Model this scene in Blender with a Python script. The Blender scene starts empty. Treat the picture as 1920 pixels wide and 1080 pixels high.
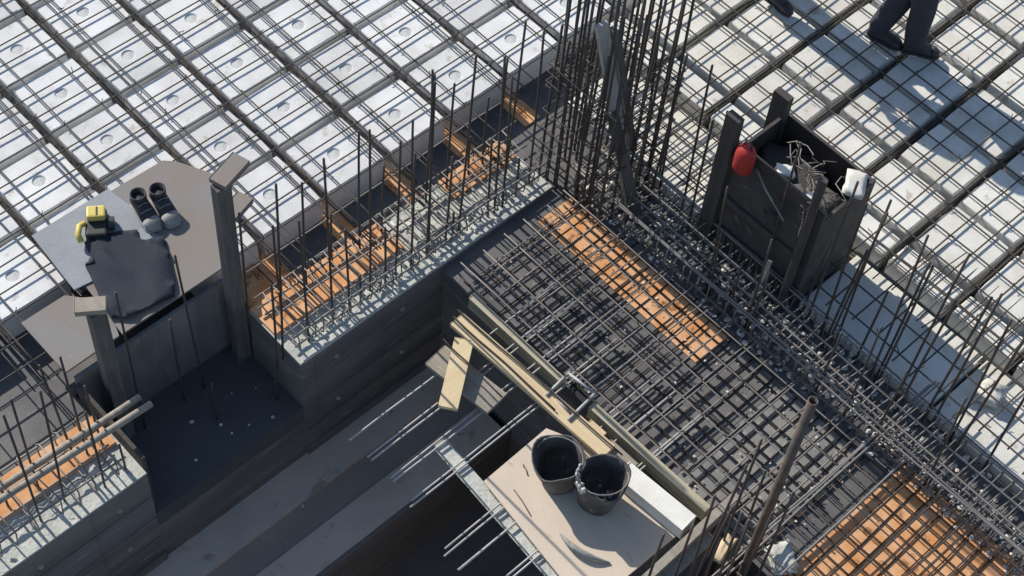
import bpy, bmesh, math, random
from mathutils import Vector, Matrix, noise
R = math.radians
rnd = random.Random(7)
sc = bpy.context.scene
C = sc.collection

# ------------------------------------------------------------------ camera, light, exposure
cam = bpy.data.cameras.new("camera"); co = bpy.data.objects.new("camera", cam); C.objects.link(co)
cam.sensor_width = 36.0; cam.lens = 59.57; cam.clip_start = 0.1; cam.clip_end = 600
r0 = Vector((0.67933615, 0.73104892, 0.06379556)); r1 = Vector((0.62838402, -0.53462155, -0.56507815)); r2 = Vector((-0.37899329, 0.42396613, -0.8225672))
co.matrix_world = Matrix(((r0.x, -r1.x, -r2.x, 8.0604653), (r0.y, -r1.y, -r2.y, -3.11483846), (r0.z, -r1.z, -r2.z, 9.88358814), (0, 0, 0, 1)))
sc.camera = co
SUN_EL = R(35)
w = bpy.data.worlds.new("World"); sc.world = w; w.use_nodes = True
nt = w.node_tree; nt.nodes.clear()
sky = nt.nodes.new("ShaderNodeTexSky"); sky.sky_type = 'NISHITA'; sky.sun_disc = False
sky.sun_elevation = SUN_EL; sky.sun_rotation = R(270); sky.dust_density = 0.5; sky.ozone_density = 1.8
bg = nt.nodes.new("ShaderNodeBackground"); bg.inputs[1].default_value = 0.14
ow = nt.nodes.new("ShaderNodeOutputWorld"); nt.links.new(sky.outputs[0], bg.inputs[0]); nt.links.new(bg.outputs[0], ow.inputs[0])
sl = bpy.data.lights.new("sun", 'SUN'); sl.energy = 5.0; sl.angle = R(0.5); sl.color = (1.0, 0.945, 0.865)
so = bpy.data.objects.new("sun", sl); C.objects.link(so)
so.rotation_euler = Vector((math.cos(SUN_EL), 0, -math.sin(SUN_EL))).to_track_quat('-Z', 'Y').to_euler()
so.location = (-6, 3, 8)
sc.view_settings.view_transform = 'Standard'; sc.view_settings.look = 'None'
sc.view_settings.gamma = 1.0; sc.view_settings.exposure = 0.0

# ------------------------------------------------------------------ materials
def mat(name, col, rough=0.85, metal=0.0, var=None, vscale=3.0, vamt=0.5, spots=None, sscale=18.0, sthr=0.62, bump=0.0, bscale=60.0, stretch=(1, 1, 1), objrand=0.0, spec=0.4):
    m = bpy.data.materials.new(name); m.use_nodes = True
    n = m.node_tree.nodes; l = m.node_tree.links; b = n["Principled BSDF"]
    b.inputs["Roughness"].default_value = rough; b.inputs["Metallic"].default_value = metal
    b.inputs["Specular IOR Level"].default_value = spec
    tc = n.new("ShaderNodeTexCoord"); mp = n.new("ShaderNodeMapping"); l.new(tc.outputs["Object"], mp.inputs[0])
    mp.inputs["Scale"].default_value = stretch
    vec = mp.outputs[0]
    if objrand:
        oi = n.new("ShaderNodeObjectInfo"); ad = n.new("ShaderNodeVectorMath"); ad.operation = 'ADD'
        sc_ = n.new("ShaderNodeMath"); sc_.operation = 'MULTIPLY'; sc_.inputs[1].default_value = 37.0
        l.new(oi.outputs["Random"], sc_.inputs[0]); l.new(mp.outputs[0], ad.inputs[0]); l.new(sc_.outputs[0], ad.inputs[1]); vec = ad.outputs[0]
    rgb = n.new("ShaderNodeRGB"); rgb.outputs[0].default_value = (*col, 1); out = rgb.outputs[0]
    def mix(fac, a, bcol):
        x = n.new("ShaderNodeMix"); x.data_type = 'RGBA'; l.new(fac, x.inputs[0]); l.new(a, x.inputs[6]); x.inputs[7].default_value = (*bcol, 1); return x.outputs[2]
    def nz(scale, lo, hi, amt, det=6):
        t = n.new("ShaderNodeTexNoise"); t.inputs["Scale"].default_value = scale; t.inputs["Detail"].default_value = det; t.inputs["Roughness"].default_value = 0.62
        l.new(vec, t.inputs["Vector"])
        r_ = n.new("ShaderNodeMapRange"); r_.inputs[1].default_value = lo; r_.inputs[2].default_value = hi; r_.inputs[4].default_value = amt
        l.new(t.outputs[0], r_.inputs[0]); return r_.outputs[0]
    if var: out = mix(nz(vscale, 0.38, 0.66, vamt), out, var)
    if spots: out = mix(nz(sscale, sthr, sthr + 0.08, 0.8), out, spots)
    if objrand:
        hsv = n.new("ShaderNodeHueSaturation"); mr = n.new("ShaderNodeMapRange"); mr.inputs[3].default_value = 1 - objrand; mr.inputs[4].default_value = 1 + objrand * 0.4
        l.new(oi.outputs["Random"], mr.inputs[0]); l.new(mr.outputs[0], hsv.inputs["Value"]); l.new(out, hsv.inputs["Color"]); out = hsv.outputs[0]
    l.new(out, b.inputs["Base Color"])
    if bump:
        t = n.new("ShaderNodeTexNoise"); t.inputs["Scale"].default_value = bscale; t.inputs["Detail"].default_value = 4; l.new(vec, t.inputs["Vector"])
        bp = n.new("ShaderNodeBump"); bp.inputs["Strength"].default_value = bump; bp.inputs["Distance"].default_value = 0.01
        l.new(t.outputs[0], bp.inputs["Height"]); l.new(bp.outputs[0], b.inputs["Normal"])
    return m
M = dict(
    foam=mat("foam", (0.79, 0.785, 0.76), 0.9, var=(0.60, 0.59, 0.555), vscale=3.2, vamt=0.8, spots=(0.50, 0.46, 0.39), sscale=8, sthr=0.61, bump=0.35, bscale=140, objrand=0.16, spec=0.2),
    foam_plug=mat("foam_plug", (0.50, 0.50, 0.48), 0.95, var=(0.66, 0.66, 0.63), vscale=14, vamt=0.9, bump=0.6, bscale=120, spec=0.1),
    foam_dirty=mat("foam_dirty", (0.80, 0.78, 0.71), 0.9, var=(0.65, 0.61, 0.51), vscale=4, vamt=0.8, spots=(0.42, 0.36, 0.30), sscale=6, sthr=0.62, bump=0.4, bscale=120, objrand=0.12, spec=0.2),
    blackply=mat("black_plywood", (0.092, 0.091, 0.092), 0.65, var=(0.16, 0.15, 0.14), vscale=2.6, vamt=0.85, spots=(0.25, 0.225, 0.20), sscale=12, sthr=0.61, bump=0.1),
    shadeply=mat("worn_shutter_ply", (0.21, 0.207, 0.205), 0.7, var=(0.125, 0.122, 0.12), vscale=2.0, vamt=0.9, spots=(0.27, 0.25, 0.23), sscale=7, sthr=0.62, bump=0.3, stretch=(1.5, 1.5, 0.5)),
    darkfloor=mat("shade_floor", (0.088, 0.086, 0.085), 0.9, var=(0.11, 0.107, 0.104), vscale=3, vamt=0.8, spots=(0.13, 0.125, 0.12), sscale=9, sthr=0.63, bump=0.5),  # darkened to even out sky light, so floor and back panel look alike
    landing_dark=mat("landing_concrete_dark", (0.40, 0.335, 0.275), 0.9, var=(0.30, 0.25, 0.205), vscale=1.3, vamt=0.9, bump=0.5, stretch=(1.4, 0.8, 1)),  # darker tone of the landing concrete
    dustply=mat("dusty_plywood", (0.125, 0.12, 0.115), 0.75, var=(0.17, 0.155, 0.145), vscale=3, vamt=0.9, spots=(0.27, 0.245, 0.22), sscale=10, sthr=0.60, bump=0.15),
    dustply_pale=mat("pale_dusty_plywood", (0.20, 0.195, 0.18), 0.8, var=(0.27, 0.255, 0.225), vscale=3.5, vamt=0.9, spots=(0.36, 0.33, 0.28), sscale=9, sthr=0.58, bump=0.2),
    boxply=mat("shutter_box_ply", (0.052, 0.046, 0.043), 0.7, var=(0.085, 0.074, 0.068), vscale=3.5, vamt=0.9, spots=(0.17, 0.155, 0.14), sscale=8, sthr=0.62, bump=0.3),
    orange=mat("orange_board", (0.65, 0.29, 0.105), 0.85, var=(0.76, 0.48, 0.28), vscale=6, vamt=0.85, spots=(0.22, 0.095, 0.04), sscale=9, sthr=0.58, bump=0.2, objrand=0.1),
    concrete=mat("concrete", (0.56, 0.56, 0.50), 0.95, var=(0.42, 0.42, 0.37), vscale=7, vamt=0.8, spots=(0.26, 0.25, 0.22), sscale=26, sthr=0.60, bump=0.8, bscale=35),
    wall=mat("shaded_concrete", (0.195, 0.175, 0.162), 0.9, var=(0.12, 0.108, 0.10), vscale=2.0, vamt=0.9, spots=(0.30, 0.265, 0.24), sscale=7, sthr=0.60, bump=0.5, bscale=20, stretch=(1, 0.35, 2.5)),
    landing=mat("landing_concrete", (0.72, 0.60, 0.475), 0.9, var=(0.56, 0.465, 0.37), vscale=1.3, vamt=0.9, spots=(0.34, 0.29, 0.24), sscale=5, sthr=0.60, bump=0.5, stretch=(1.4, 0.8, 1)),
    ground=mat("earth", (0.085, 0.08, 0.075), 0.95, var=(0.05, 0.048, 0.046), vscale=1.5, vamt=0.8, bump=0.5, bscale=12),
    beige=mat("beige_plywood", (0.60, 0.50, 0.385), 0.75, var=(0.68, 0.57, 0.45), vscale=2.5, vamt=0.9, spots=(0.42, 0.345, 0.26), sscale=5.0, sthr=0.60, bump=0.15, stretch=(0.8, 1.6, 1)),
    greyply=mat("grey_plywood", (0.225, 0.213, 0.203), 0.8, var=(0.235, 0.19, 0.15), vscale=1.8, vamt=1.0, spots=(0.42, 0.40, 0.37), sscale=8, sthr=0.66, bump=0.15),
    bluegrey=mat("blue_grey_paper", (0.30, 0.315, 0.335), 0.8, var=(0.24, 0.25, 0.26), vscale=4, vamt=0.8, bump=0.3),
    plank=mat("pale_plank", (0.70, 0.555, 0.34), 0.75, var=(0.60, 0.45, 0.27), vscale=3, vamt=0.9, spots=(0.42, 0.30, 0.18), sscale=8, sthr=0.66, bump=0.2, stretch=(0.6, 6, 6)),
    plank_y=mat("pale_plank_cross", (0.74, 0.59, 0.35), 0.75, var=(0.64, 0.48, 0.28), vscale=3, vamt=0.9, bump=0.2, stretch=(6, 0.6, 6)),
    greywood=mat("weathered_wood", (0.38, 0.335, 0.27), 0.85, var=(0.26, 0.225, 0.18), vscale=5, vamt=0.9, spots=(0.50, 0.47, 0.42), sscale=14, sthr=0.62, bump=0.5, stretch=(0.7, 4, 4)),
    darkwood=mat("dark_timber", (0.060, 0.053, 0.048), 0.85, var=(0.095, 0.084, 0.074), vscale=5, vamt=0.8, bump=0.4, stretch=(5, 5, 0.7)),
    postwood=mat("post_timber", (0.15, 0.138, 0.13), 0.85, var=(0.085, 0.078, 0.073), vscale=5, vamt=0.8, bump=0.4, stretch=(5, 5, 0.7)),
    propwood=mat("prop_wood", (0.48, 0.46, 0.43), 0.8, var=(0.34, 0.325, 0.30), vscale=5, vamt=0.8, bump=0.4, stretch=(5, 5, 0.7)),
    edgewood=mat("edge_wood", (0.50, 0.445, 0.31), 0.8, var=(0.33, 0.29, 0.21), vscale=4, vamt=0.9, spots=(0.24, 0.21, 0.16), sscale=10, sthr=0.64, bump=0.3, stretch=(0.7, 5, 5)),
    steel=mat("rebar_steel", (0.085, 0.078, 0.072), 0.6, metal=0.35, var=(0.11, 0.070, 0.045), vscale=9, vamt=0.45, spec=0.35),
    matsteel=mat("mat_steel", (0.070, 0.066, 0.062), 0.65, metal=0.2, var=(0.13, 0.09, 0.065), vscale=7, vamt=0.45, spec=0.4),
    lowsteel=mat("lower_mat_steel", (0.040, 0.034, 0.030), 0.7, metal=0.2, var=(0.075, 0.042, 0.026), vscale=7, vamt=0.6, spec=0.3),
    brightsteel=mat("bright_bar_steel", (0.46, 0.445, 0.42), 0.6, metal=0.15, var=(0.30, 0.27, 0.24), vscale=9, vamt=0.6, spec=0.5),
    meshsteel=mat("mesh_steel", (0.25, 0.235, 0.215), 0.6, metal=0.3, var=(0.18, 0.13, 0.10), vscale=7, vamt=0.45, spec=0.5),
    tube=mat("prop_tube", (0.095, 0.078, 0.066), 0.65, metal=0.2, var=(0.17, 0.125, 0.09), vscale=12, vamt=0.7, bump=0.2),
    rubber=mat("black_rubber", (0.055, 0.052, 0.050), 0.75, var=(0.15, 0.14, 0.13), vscale=7, vamt=0.85, spots=(0.38, 0.36, 0.33), sscale=16, sthr=0.63, bump=0.2),
    mortar=mat("mortar", (0.55, 0.53, 0.49), 0.95, bump=0.8, bscale=50),
    red=mat("red_plastic", (0.42, 0.035, 0.03), 0.65, var=(0.30, 0.03, 0.03), vscale=8, vamt=0.7),
    yellow=mat("yellow_plastic", (0.66, 0.53, 0.13), 0.5, var=(0.55, 0.43, 0.12), vscale=8, vamt=0.6),
    black=mat("black_plastic", (0.03, 0.03, 0.032), 0.5),
    navy=mat("navy_shadow", (0.019, 0.026, 0.042), 0.85, var=(0.026, 0.030, 0.038), vscale=3, vamt=0.9, bump=0.3, bscale=16),  # shadow colour for the dark sheet on the plywood
    boot=mat("boot_leather", (0.035, 0.034, 0.040), 0.6, var=(0.06, 0.055, 0.055), vscale=14, vamt=0.6, bump=0.2),
    pale=mat("pale_rubber", (0.33, 0.32, 0.30), 0.8, var=(0.17, 0.165, 0.155), vscale=20, vamt=0.7),
    trousers=mat("navy_cloth", (0.035, 0.036, 0.052), 0.9, var=(0.055, 0.052, 0.06), vscale=9, vamt=0.7, bump=0.4, bscale=30),
    shirt=mat("grey_cloth", (0.11, 0.12, 0.15), 0.9, bump=0.3, bscale=30),
    skin=mat("skin", (0.42, 0.25, 0.17), 0.55),
    helmet=mat("white_helmet", (0.75, 0.75, 0.73), 0.4),
    hair=mat("dark_hair", (0.02, 0.015, 0.012), 0.6),
)

# ------------------------------------------------------------------ mesh helpers
class MB:
    def __init__(s): s.v = []; s.f = []; s.m = []
    def add(s, vs, fs, mi=0):
        o = len(s.v); s.v += [tuple(x) for x in vs]; s.f += [tuple(i + o for i in f) for f in fs]; s.m += [mi] * len(fs); return s
    def box(s, x0, x1, y0, y1, z0, z1, mi=0, b=0.0):
        if b <= 0:
            vs = [(x, y, z) for x in (x0, x1) for y in (y0, y1) for z in (z0, z1)]
            return s.add(vs, [(0, 1, 3, 2), (4, 6, 7, 5), (0, 4, 5, 1), (2, 3, 7, 6), (0, 2, 6, 4), (1, 5, 7, 3)], mi)
        bm = bmesh.new(); bmesh.ops.create_cube(bm, size=1.0)
        for v in bm.verts: v.co = ((x0 + x1) / 2 + v.co.x * (x1 - x0), (y0 + y1) / 2 + v.co.y * (y1 - y0), (z0 + z1) / 2 + v.co.z * (z1 - z0))
        bmesh.ops.bevel(bm, geom=bm.edges[:], offset=b, segments=2, affect='EDGES', profile=0.6)
        return s.bm(bm, mi)
    def bm(s, bm, mi=0):
        bm.verts.index_update(); s.add([v.co[:] for v in bm.verts], [[v.index for v in f.verts] for f in bm.faces], mi); bm.free(); return s
    def beam(s, a, b, wd, th, mi=0, side=(0, 0, 1), bev=0.004):
        """a rectangular board from a to b; th measured along `side`, wd across it"""
        a = Vector(a); b = Vector(b); d = (b - a); L = d.length; d.normalize()
        sd = Vector(side); u = (sd - d * sd.dot(d)).normalized(); t = d.cross(u)
        bm = bmesh.new(); bmesh.ops.create_cube(bm, size=1.0)
        for v in bm.verts: v.co = (a + b) / 2 + d * v.co.x * L + t * v.co.y * wd + u * v.co.z * th
        if bev: bmesh.ops.bevel(bm, geom=bm.edges[:], offset=bev, segments=1, affect='EDGES')
        return s.bm(bm, mi)
    def tube(s, pts, r, n=6, mi=0, closed=False, rr=None):
        P = [Vector(p) for p in pts]; k = len(P); vs = []; up = None
        for i, p in enumerate(P):
            if closed: d = P[(i + 1) % k] - P[i - 1]
            else: d = P[min(i + 1, k - 1)] - P[max(i - 1, 0)]
            d.normalize()
            if up is None: up = d.orthogonal().normalized()
            up = (up - d * up.dot(d)); up = up.normalized() if up.length > 1e-6 else d.orthogonal().normalized()
            q = d.cross(up); ra = rr[i] if rr else r
            vs += [p + (up * math.cos(6.2831853 * j / n) + q * math.sin(6.2831853 * j / n)) * ra for j in range(n)]
        fs = []
        for i in range(k if closed else k - 1):
            a = i * n; b = ((i + 1) % k) * n
            fs += [(a + j, a + (j + 1) % n, b + (j + 1) % n, b + j) for j in range(n)]
        if not closed: fs += [tuple(range(n))[::-1], tuple((k - 1) * n + j for j in range(n))]
        return s.add(vs, fs, mi)
    def loft(s, rings, mi=0, cap0=True, cap1=True):
        n = len(rings[0]); vs = [p for r_ in rings for p in r_]; fs = []
        for i in range(len(rings) - 1):
            fs += [(i * n + j, i * n + (j + 1) % n, (i + 1) * n + (j + 1) % n, (i + 1) * n + j) for j in range(n)]
        if cap0: fs.append(tuple(range(n))[::-1])
        if cap1: fs.append(tuple((len(rings) - 1) * n + j for j in range(n)))
        return s.add(vs, fs, mi)
    def prism(s, poly, z0, z1, mi=0):
        return s.loft([[(x, y, z0) for x, y in poly], [(x, y, z1) for x, y in poly]], mi)
    def build(s, name, mats, parent=None, smooth=False, loc=None):
        me = bpy.data.meshes.new(name); me.from_pydata(s.v, [], s.f)
        for mm in (mats if isinstance(mats, (list, tuple)) else [mats]): me.materials.append(mm)
        me.polygons.foreach_set("material_index", s.m)
        if smooth: me.polygons.foreach_set("use_smooth", [True] * len(s.f))
        me.update()
        o = bpy.data.objects.new(name, me); C.objects.link(o)
        if parent: o.parent = parent
        if loc: o.location = loc
        return o
def tag(o, label, cat, group=None):
    o["label"] = label; o["category"] = cat
    if group: o["group"] = group
    return o
def thing(name, label, cat, loc=(0, 0, 0), rz=0.0, group=None):
    o = bpy.data.objects.new(name, None); o.empty_display_size = 0.1; C.objects.link(o)
    o.location = loc; o.rotation_euler = (0, 0, rz); return tag(o, label, cat, group)
def struct(o): o["kind"] = "structure"; return o
ORD = "first second third fourth fifth sixth seventh eighth ninth tenth eleventh twelfth thirteenth fourteenth fifteenth sixteenth seventeenth eighteenth nineteenth twentieth twenty-first twenty-second twenty-third twenty-fourth twenty-fifth twenty-sixth twenty-seventh".split()
def wob(a, b, amp, n):
    a = Vector(a); b = Vector(b); out = []; ph = rnd.uniform(0, 50)
    for i in range(n + 1):
        t = i / n; p = a.lerp(b, t)
        out.append(p + Vector((noise.noise((ph, t * 3.1, 0)), noise.noise((ph, t * 3.1, 9)), 0.45 * noise.noise((ph, t * 3.1, 20)))) * amp)
    return out

# ------------------------------------------------------------------ the setting
struct(MB().box(-150, 150, -150, 150, -3.4, -3.2).build("ground", M['ground']))
dk = MB()
for b in ((-7, 2.1, -7, 12), (2.1, 2.35, 0.52, 12), (2.1, 2.35, -7, -0.78), (2.35, 2.93, 2.95, 12), (2.93, 6.3, 1.83, 12), (6.3, 11, -3, 12)):
    dk.box(b[0], b[1], b[2], b[3], -0.38, -0.25)
struct(dk.build("slab_deck", M['blackply']))
ld = MB()
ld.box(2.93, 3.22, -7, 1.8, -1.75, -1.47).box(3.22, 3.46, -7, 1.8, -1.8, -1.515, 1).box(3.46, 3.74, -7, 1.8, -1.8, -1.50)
struct(ld.build("landing_floor", [M['landing'], M['landing_dark']]))
struct(MB().box(3.74, 5.66, -7, 1.86, -2.42, -2.3).build("pit_floor", M["wall"]))
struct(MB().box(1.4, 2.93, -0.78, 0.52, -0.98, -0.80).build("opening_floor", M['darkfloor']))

# concrete wall with openings (top carries the starter bars)
def rough_top(x0, x1, y0, y1, zt, nx, ny, mb, mi):
    vs = [(x0 + (x1 - x0) * i / nx, y0 + (y1 - y0) * j / ny, zt + 0.022 * noise.noise((i * 0.9 + x0 * 7, j * 0.6 + y0 * 3, 1.0)) * (0 if i in (0, nx) or j in (0, ny) else 1)) for i in range(nx + 1) for j in range(ny + 1)]
    fs = [(i * (ny + 1) + j, (i + 1) * (ny + 1) + j, (i + 1) * (ny + 1) + j + 1, i * (ny + 1) + j + 1) for i in range(nx) for j in range(ny)]
    mb.add(vs, fs, mi)
def wall_seg(y0, y1, label, extra=0.0):
    t = thing("concrete_wall", label, "concrete wall", (2.9, (y0 + y1) / 2, -0.2))
    o = Vector((2.9, (y0 + y1) / 2, -0.2))
    f = MB().box(2.35, 2.93, y0, y1, -1.75, -0.225)
    # board marks left by the formwork: shallow proud strips along the pit face
    for z in (-0.52, -0.83, -1.12): f.box(2.93, 2.938, y0 + 0.003, y1 - 0.003, z - 0.012, z)
    yy = y1 - 0.45
    while yy > max(y0, -3.5):
        f.box(2.9301, 2.936, yy, yy + 0.012, -1.35, -0.24)
        for zz in (-0.42, -1.0):
            a8 = [6.2831853 * q / 10 for q in range(10)]
            f.loft([[(2.931, yy + 0.2 + r8 * math.cos(a), zz + r8 * math.sin(a)) for a in a8] for r8 in (0.020, 0.0005)], 1, False, False) if False else f.loft([[(2.93, yy + 0.2 + 0.022 * math.cos(a), zz + 0.022 * math.sin(a)) for a in a8], [(2.944, yy + 0.2 + 0.016 * math.cos(a), zz + 0.016 * math.sin(a)) for a in a8]], 1)
        yy -= 0.62
    f.box(2.93, 2.955, y0 + 0.003, y1 - 0.003, -1.46, -1.36)
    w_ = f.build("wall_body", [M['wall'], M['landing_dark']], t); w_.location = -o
    g = MB(); rough_top(2.35, 2.93, y0, y1, -0.2, 16, max(8, int((y1 - y0) * 22)), g, 0)
    # closing skirt
    g.box(2.351, 2.929, y0 + 0.001, y1 - 0.001, -0.224, -0.2065)
    top = g.build("wall_top", M['concrete'], t, True); top.location = -o
    return t
wall_seg(0.52, 2.95, "pale topped concrete wall with starter bars, running from the tall post to the rebar column")
wall_seg(-7.0, -0.78, "pale topped concrete wall with starter bars, beyond the dark opening, under the grey poles")
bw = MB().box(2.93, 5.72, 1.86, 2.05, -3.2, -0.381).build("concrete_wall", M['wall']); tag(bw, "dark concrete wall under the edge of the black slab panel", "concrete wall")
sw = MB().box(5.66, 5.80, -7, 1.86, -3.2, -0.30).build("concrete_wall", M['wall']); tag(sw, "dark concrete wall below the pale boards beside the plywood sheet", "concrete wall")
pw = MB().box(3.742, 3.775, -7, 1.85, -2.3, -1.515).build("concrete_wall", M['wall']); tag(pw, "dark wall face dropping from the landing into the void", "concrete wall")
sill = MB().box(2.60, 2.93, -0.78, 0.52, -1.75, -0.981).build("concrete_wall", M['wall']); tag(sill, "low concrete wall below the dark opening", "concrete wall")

# formwork boards lying on the deck
for kk in range(9):
    x = 2.69 + 0.597 * kk
    o = MB().tube(wob((x - 0.012, 4.24, -0.04), (x - 0.012, 8.2, -0.04), 0.02, 10), 0.0078, 6).tube(wob((x + 0.015, 4.24, -0.07), (x + 0.015, 8.2, -0.07), 0.02, 10), 0.0085, 6).build("rib_bar_pair", M['lowsteel'], None, True)
    tag(o, "dark rib bar pair between crosswise foam rows, %s from rebar column" % ORD[kk], "rib bars", "rib bar pairs between crosswise rows")
k = 0
for j in range(-3, 9):
    y = 0.3 + 0.6 * j
    if y > 3.4 or y < 0.5: continue
    x1 = 2.35
    o = MB().box(1.90, x1, y - 0.08, y + 0.08, -0.249, -0.236).build("formwork_board", M['orange'])
    if y > 0.5 and y < 3.5:
        k += 1; tag(o, "orange rib formwork board between foam rows, %s counting from the rebar column" % ORD[5 - k if k < 6 else 0], "formwork board", "orange rib boards")
    else: tag(o, "orange rib formwork board glimpsed only in the gap between foam rows", "formwork board", "orange rib boards seen in gaps")
def board(x0, x1, y0, y1, z0, z1, label, m='orange'):
    return tag(MB().box(x0, x1, y0, y1, z0, z1).build("formwork_board", M[m]), label, "formwork board")
board(2.352, 2.64, 0.53, 1.72, -0.205, -0.172, "orange formwork board along the pale wall beside the tall post")
board(1.78, 2.349, 0.56, 0.80, -0.235, -0.214, "orange board stub at the foot of the tall post, under the steel mesh")
board(2.352, 2.62, -4, -0.80, -0.205, -0.172, "orange formwork board on the wall beyond the dark opening, under the grey poles")
board(2.352, 2.55, 2.30, 2.93, -0.19, -0.172, "orange formwork board by the foot of the rebar column")
board(3.08, 4.72, 2.66, 3.01, -0.249, -0.236, "long orange formwork strip glowing beneath the mesh of the black slab")
board(4.55, 5.248, 1.84, 3.01, -0.249, -0.2445, "dusty dark plywood panel in the middle of the meshed slab, past the orange strip", 'dustply')
board(5.252, 5.95, 1.84, 3.01, -0.249, -0.2445, "paler dusty plywood panel of the meshed slab behind the steel prop", 'dustply_pale')
board(6.24, 9.5, 0.4, 3.16, -0.249, -0.232, "wide orange formwork sheet beyond the black slab, under doubled mesh")
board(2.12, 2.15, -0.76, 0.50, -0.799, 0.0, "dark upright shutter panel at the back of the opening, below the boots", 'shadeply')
board(2.16, 2.9, -0.779, -0.75, -0.8, -0.05, "brown upright reveal board at the side of the dark opening", 'darkwood')

# ------------------------------------------------------------------ foam slab blocks
def block_mesh(name, lx, ly, m, dimple=True, seed=0):
    rg = random.Random(seed); N = 24
    def ring(hx, hy, z, jit=0.0, xo=0.0):
        out = []
        for i in range(N):
            a = 6.2831853 * i / N; c, s_ = math.cos(a), math.sin(a)
            q = (0.985 if i % 6 == 3 else 1.0) / max(abs(c), abs(s_))
            out.append((c * q * hx + xo + rg.uniform(-jit, jit), s_ * q * hy + rg.uniform(-jit, jit), z + rg.uniform(-jit, jit) * 0.4))
        return out
    def circ(r_, z): return [(r_ * math.cos(6.2831853 * i / N), r_ * math.sin(6.2831853 * i / N), z) for i in range(N)]
    mb = MB(); hx, hy = lx / 2, ly / 2
    rings = [ring(hx, hy, -0.248), ring(hx, hy, -0.12), ring(hx - 0.004, hy - 0.004, -0.05, 0.002), ring(hx - 0.010, hy - 0.008, -0.008, 0.002), ring(hx - 0.016, hy - 0.013, 0.0, 0.0015)]
    if dimple:
        rings += [circ(0.054, 0.0), circ(0.050, -0.004)]
        mb.loft(rings, 0, True, False); mb.loft([circ(0.050, -0.004), circ(0.044, -0.009)], 1, False, True)
    else: mb.loft(rings, 0, True, True)
    o = mb.build(name, [m, M["foam_plug"]]); me = o.data; bpy.data.objects.remove(o); return me
LB = [block_mesh("eps_block", 0.545, 0.545, M['foam'], True, s) for s in range(4)]
RB = [block_mesh("eps_block", 0.535, 0.505, M['foam_dirty'], False, s) for s in range(4)]
def put_block(me, x, y, label, group, rz=0.0, z=0.0):
    o = bpy.data.objects.new("eps_block", me); C.objects.link(o)
    o.location = (x + rnd.uniform(-.006, .006), y + rnd.uniform(-.006, .006), z + rnd.uniform(-.006, .004)); o.rotation_euler = (rnd.uniform(-.006, .006), rnd.uniform(-.006, .006), rz + rnd.uniform(-.012, .012))
    return tag(o, label, "foam block", group)
for j in range(-4, 12):
    for i in range(-7, 4):
        x, y = i * 0.585, j * 0.6
        if x < -1.95 + max(0, -j) * 0.0 or (j <= 0 and i == 3 and j >= -2): continue
        if j > 6 and i > 2 and j > 8: continue
        # keep only what the frame (with a margin) can show
        u = (x + 1.1) / 1.0
        if y < -0.2 - 0.35 * (x + 1.1) - 1.4 or y > 4.6 + (x - 1.45) * 1.2 + 1.3: continue
        if j > 6: lab = "white foam block far behind the rebar column, %s back in the %s row past it" % (ORD[3 - i], ORD[j - 7])
        else: lab = "white foam block, %s back from the open edge in the %s row from the column" % (ORD[3 - i], ORD[6 - j])
        put_block(LB[rnd.randrange(4)], x, y, lab, "white foam blocks in rows beside the concrete wall", rnd.choice((0, math.pi)) * 0)
joints = [4.50, 5.07, 5.60, 6.16, 6.72, 7.28, 7.84, 8.4]
for k in range(-1, 9):
    x = 2.69 + 0.2985 + 0.597 * k
    for q in range(len(joints) - 1):
        y0, y1 = joints[q], joints[q + 1]; yc = (y0 + y1) / 2
        if yc > 7.35 - (x - 3.6) * 0.9 + 0.6 or yc > 8.0: continue
        put_block(RB[rnd.randrange(4)], x, yc, "dusty foam block beyond the beam, %s from the flat sheets in the %s crosswise row" % (ORD[q], ORD[k + 1]), "dusty foam blocks in crosswise rows beyond the beam")
    o = MB().box(-0.268, 0.268, -0.115, 0.105, -0.248, -0.01, 0, 0.012).build("foam_filler", M['foam_dirty']); o.location = (x, 4.37, rnd.uniform(-.008, 0))
    tag(o, "narrow cut foam filler against the flat sheets, at the head of the %s crosswise row" % ORD[k + 1], "foam filler", "cut foam fillers along the flat sheets")
for q, x in enumerate((2.42, 3.62, 4.88, 6.10, 7.32)):
    o = MB().box(x, x + 1.19, 3.58, 4.235, -0.249, -0.16, 0, 0.008).build("foam_sheet", M['foam_dirty'])
    tag(o, "flat white foam sheet beside the beam, %s along from the rebar column" % ORD[q], "foam sheet", "flat foam sheets beside the beam")

# ------------------------------------------------------------------ steel mats, each bar a part
def mat_steel(label, xs, ys, xr, yr, z, r=0.005, amp=0.012, skipx=None, cuts=None, m='meshsteel', group=None):
    t = thing("rebar_mat", label, "steel mat", (sum(xr) / 2, sum(yr) / 2, z), 0, group); o = Vector(t.location)
    for y in ys:
        for a, b in ([xr] if not cuts else cuts(y)):
            n = max(3, int((b - a) / 0.35)); e = rnd.uniform(-.04, .04)
            c = MB().tube(wob((a + rnd.uniform(-.05, .05), y + e * 0.25, z + 2 * r), (b + rnd.uniform(-.05, .05), y + rnd.uniform(-.01, .01), z + 2 * r), amp, n), r).build("long_bar", M[m], t, True); c.location = -o
    for x in xs:
        n = max(3, int((yr[1] - yr[0]) / 0.35))
        c = MB().tube(wob((x + rnd.uniform(-.008, .008), yr[0] + rnd.uniform(-.06, .06), z), (x + rnd.uniform(-.008, .008), yr[1] + rnd.uniform(-.06, .06), z), amp, n), r).build("cross_bar", M[m], t, True); c.location = -o
    return t
def fr(a, b, s): return [a + s * i for i in range(int((b - a) / s + 1e-6) + 1)]
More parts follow.
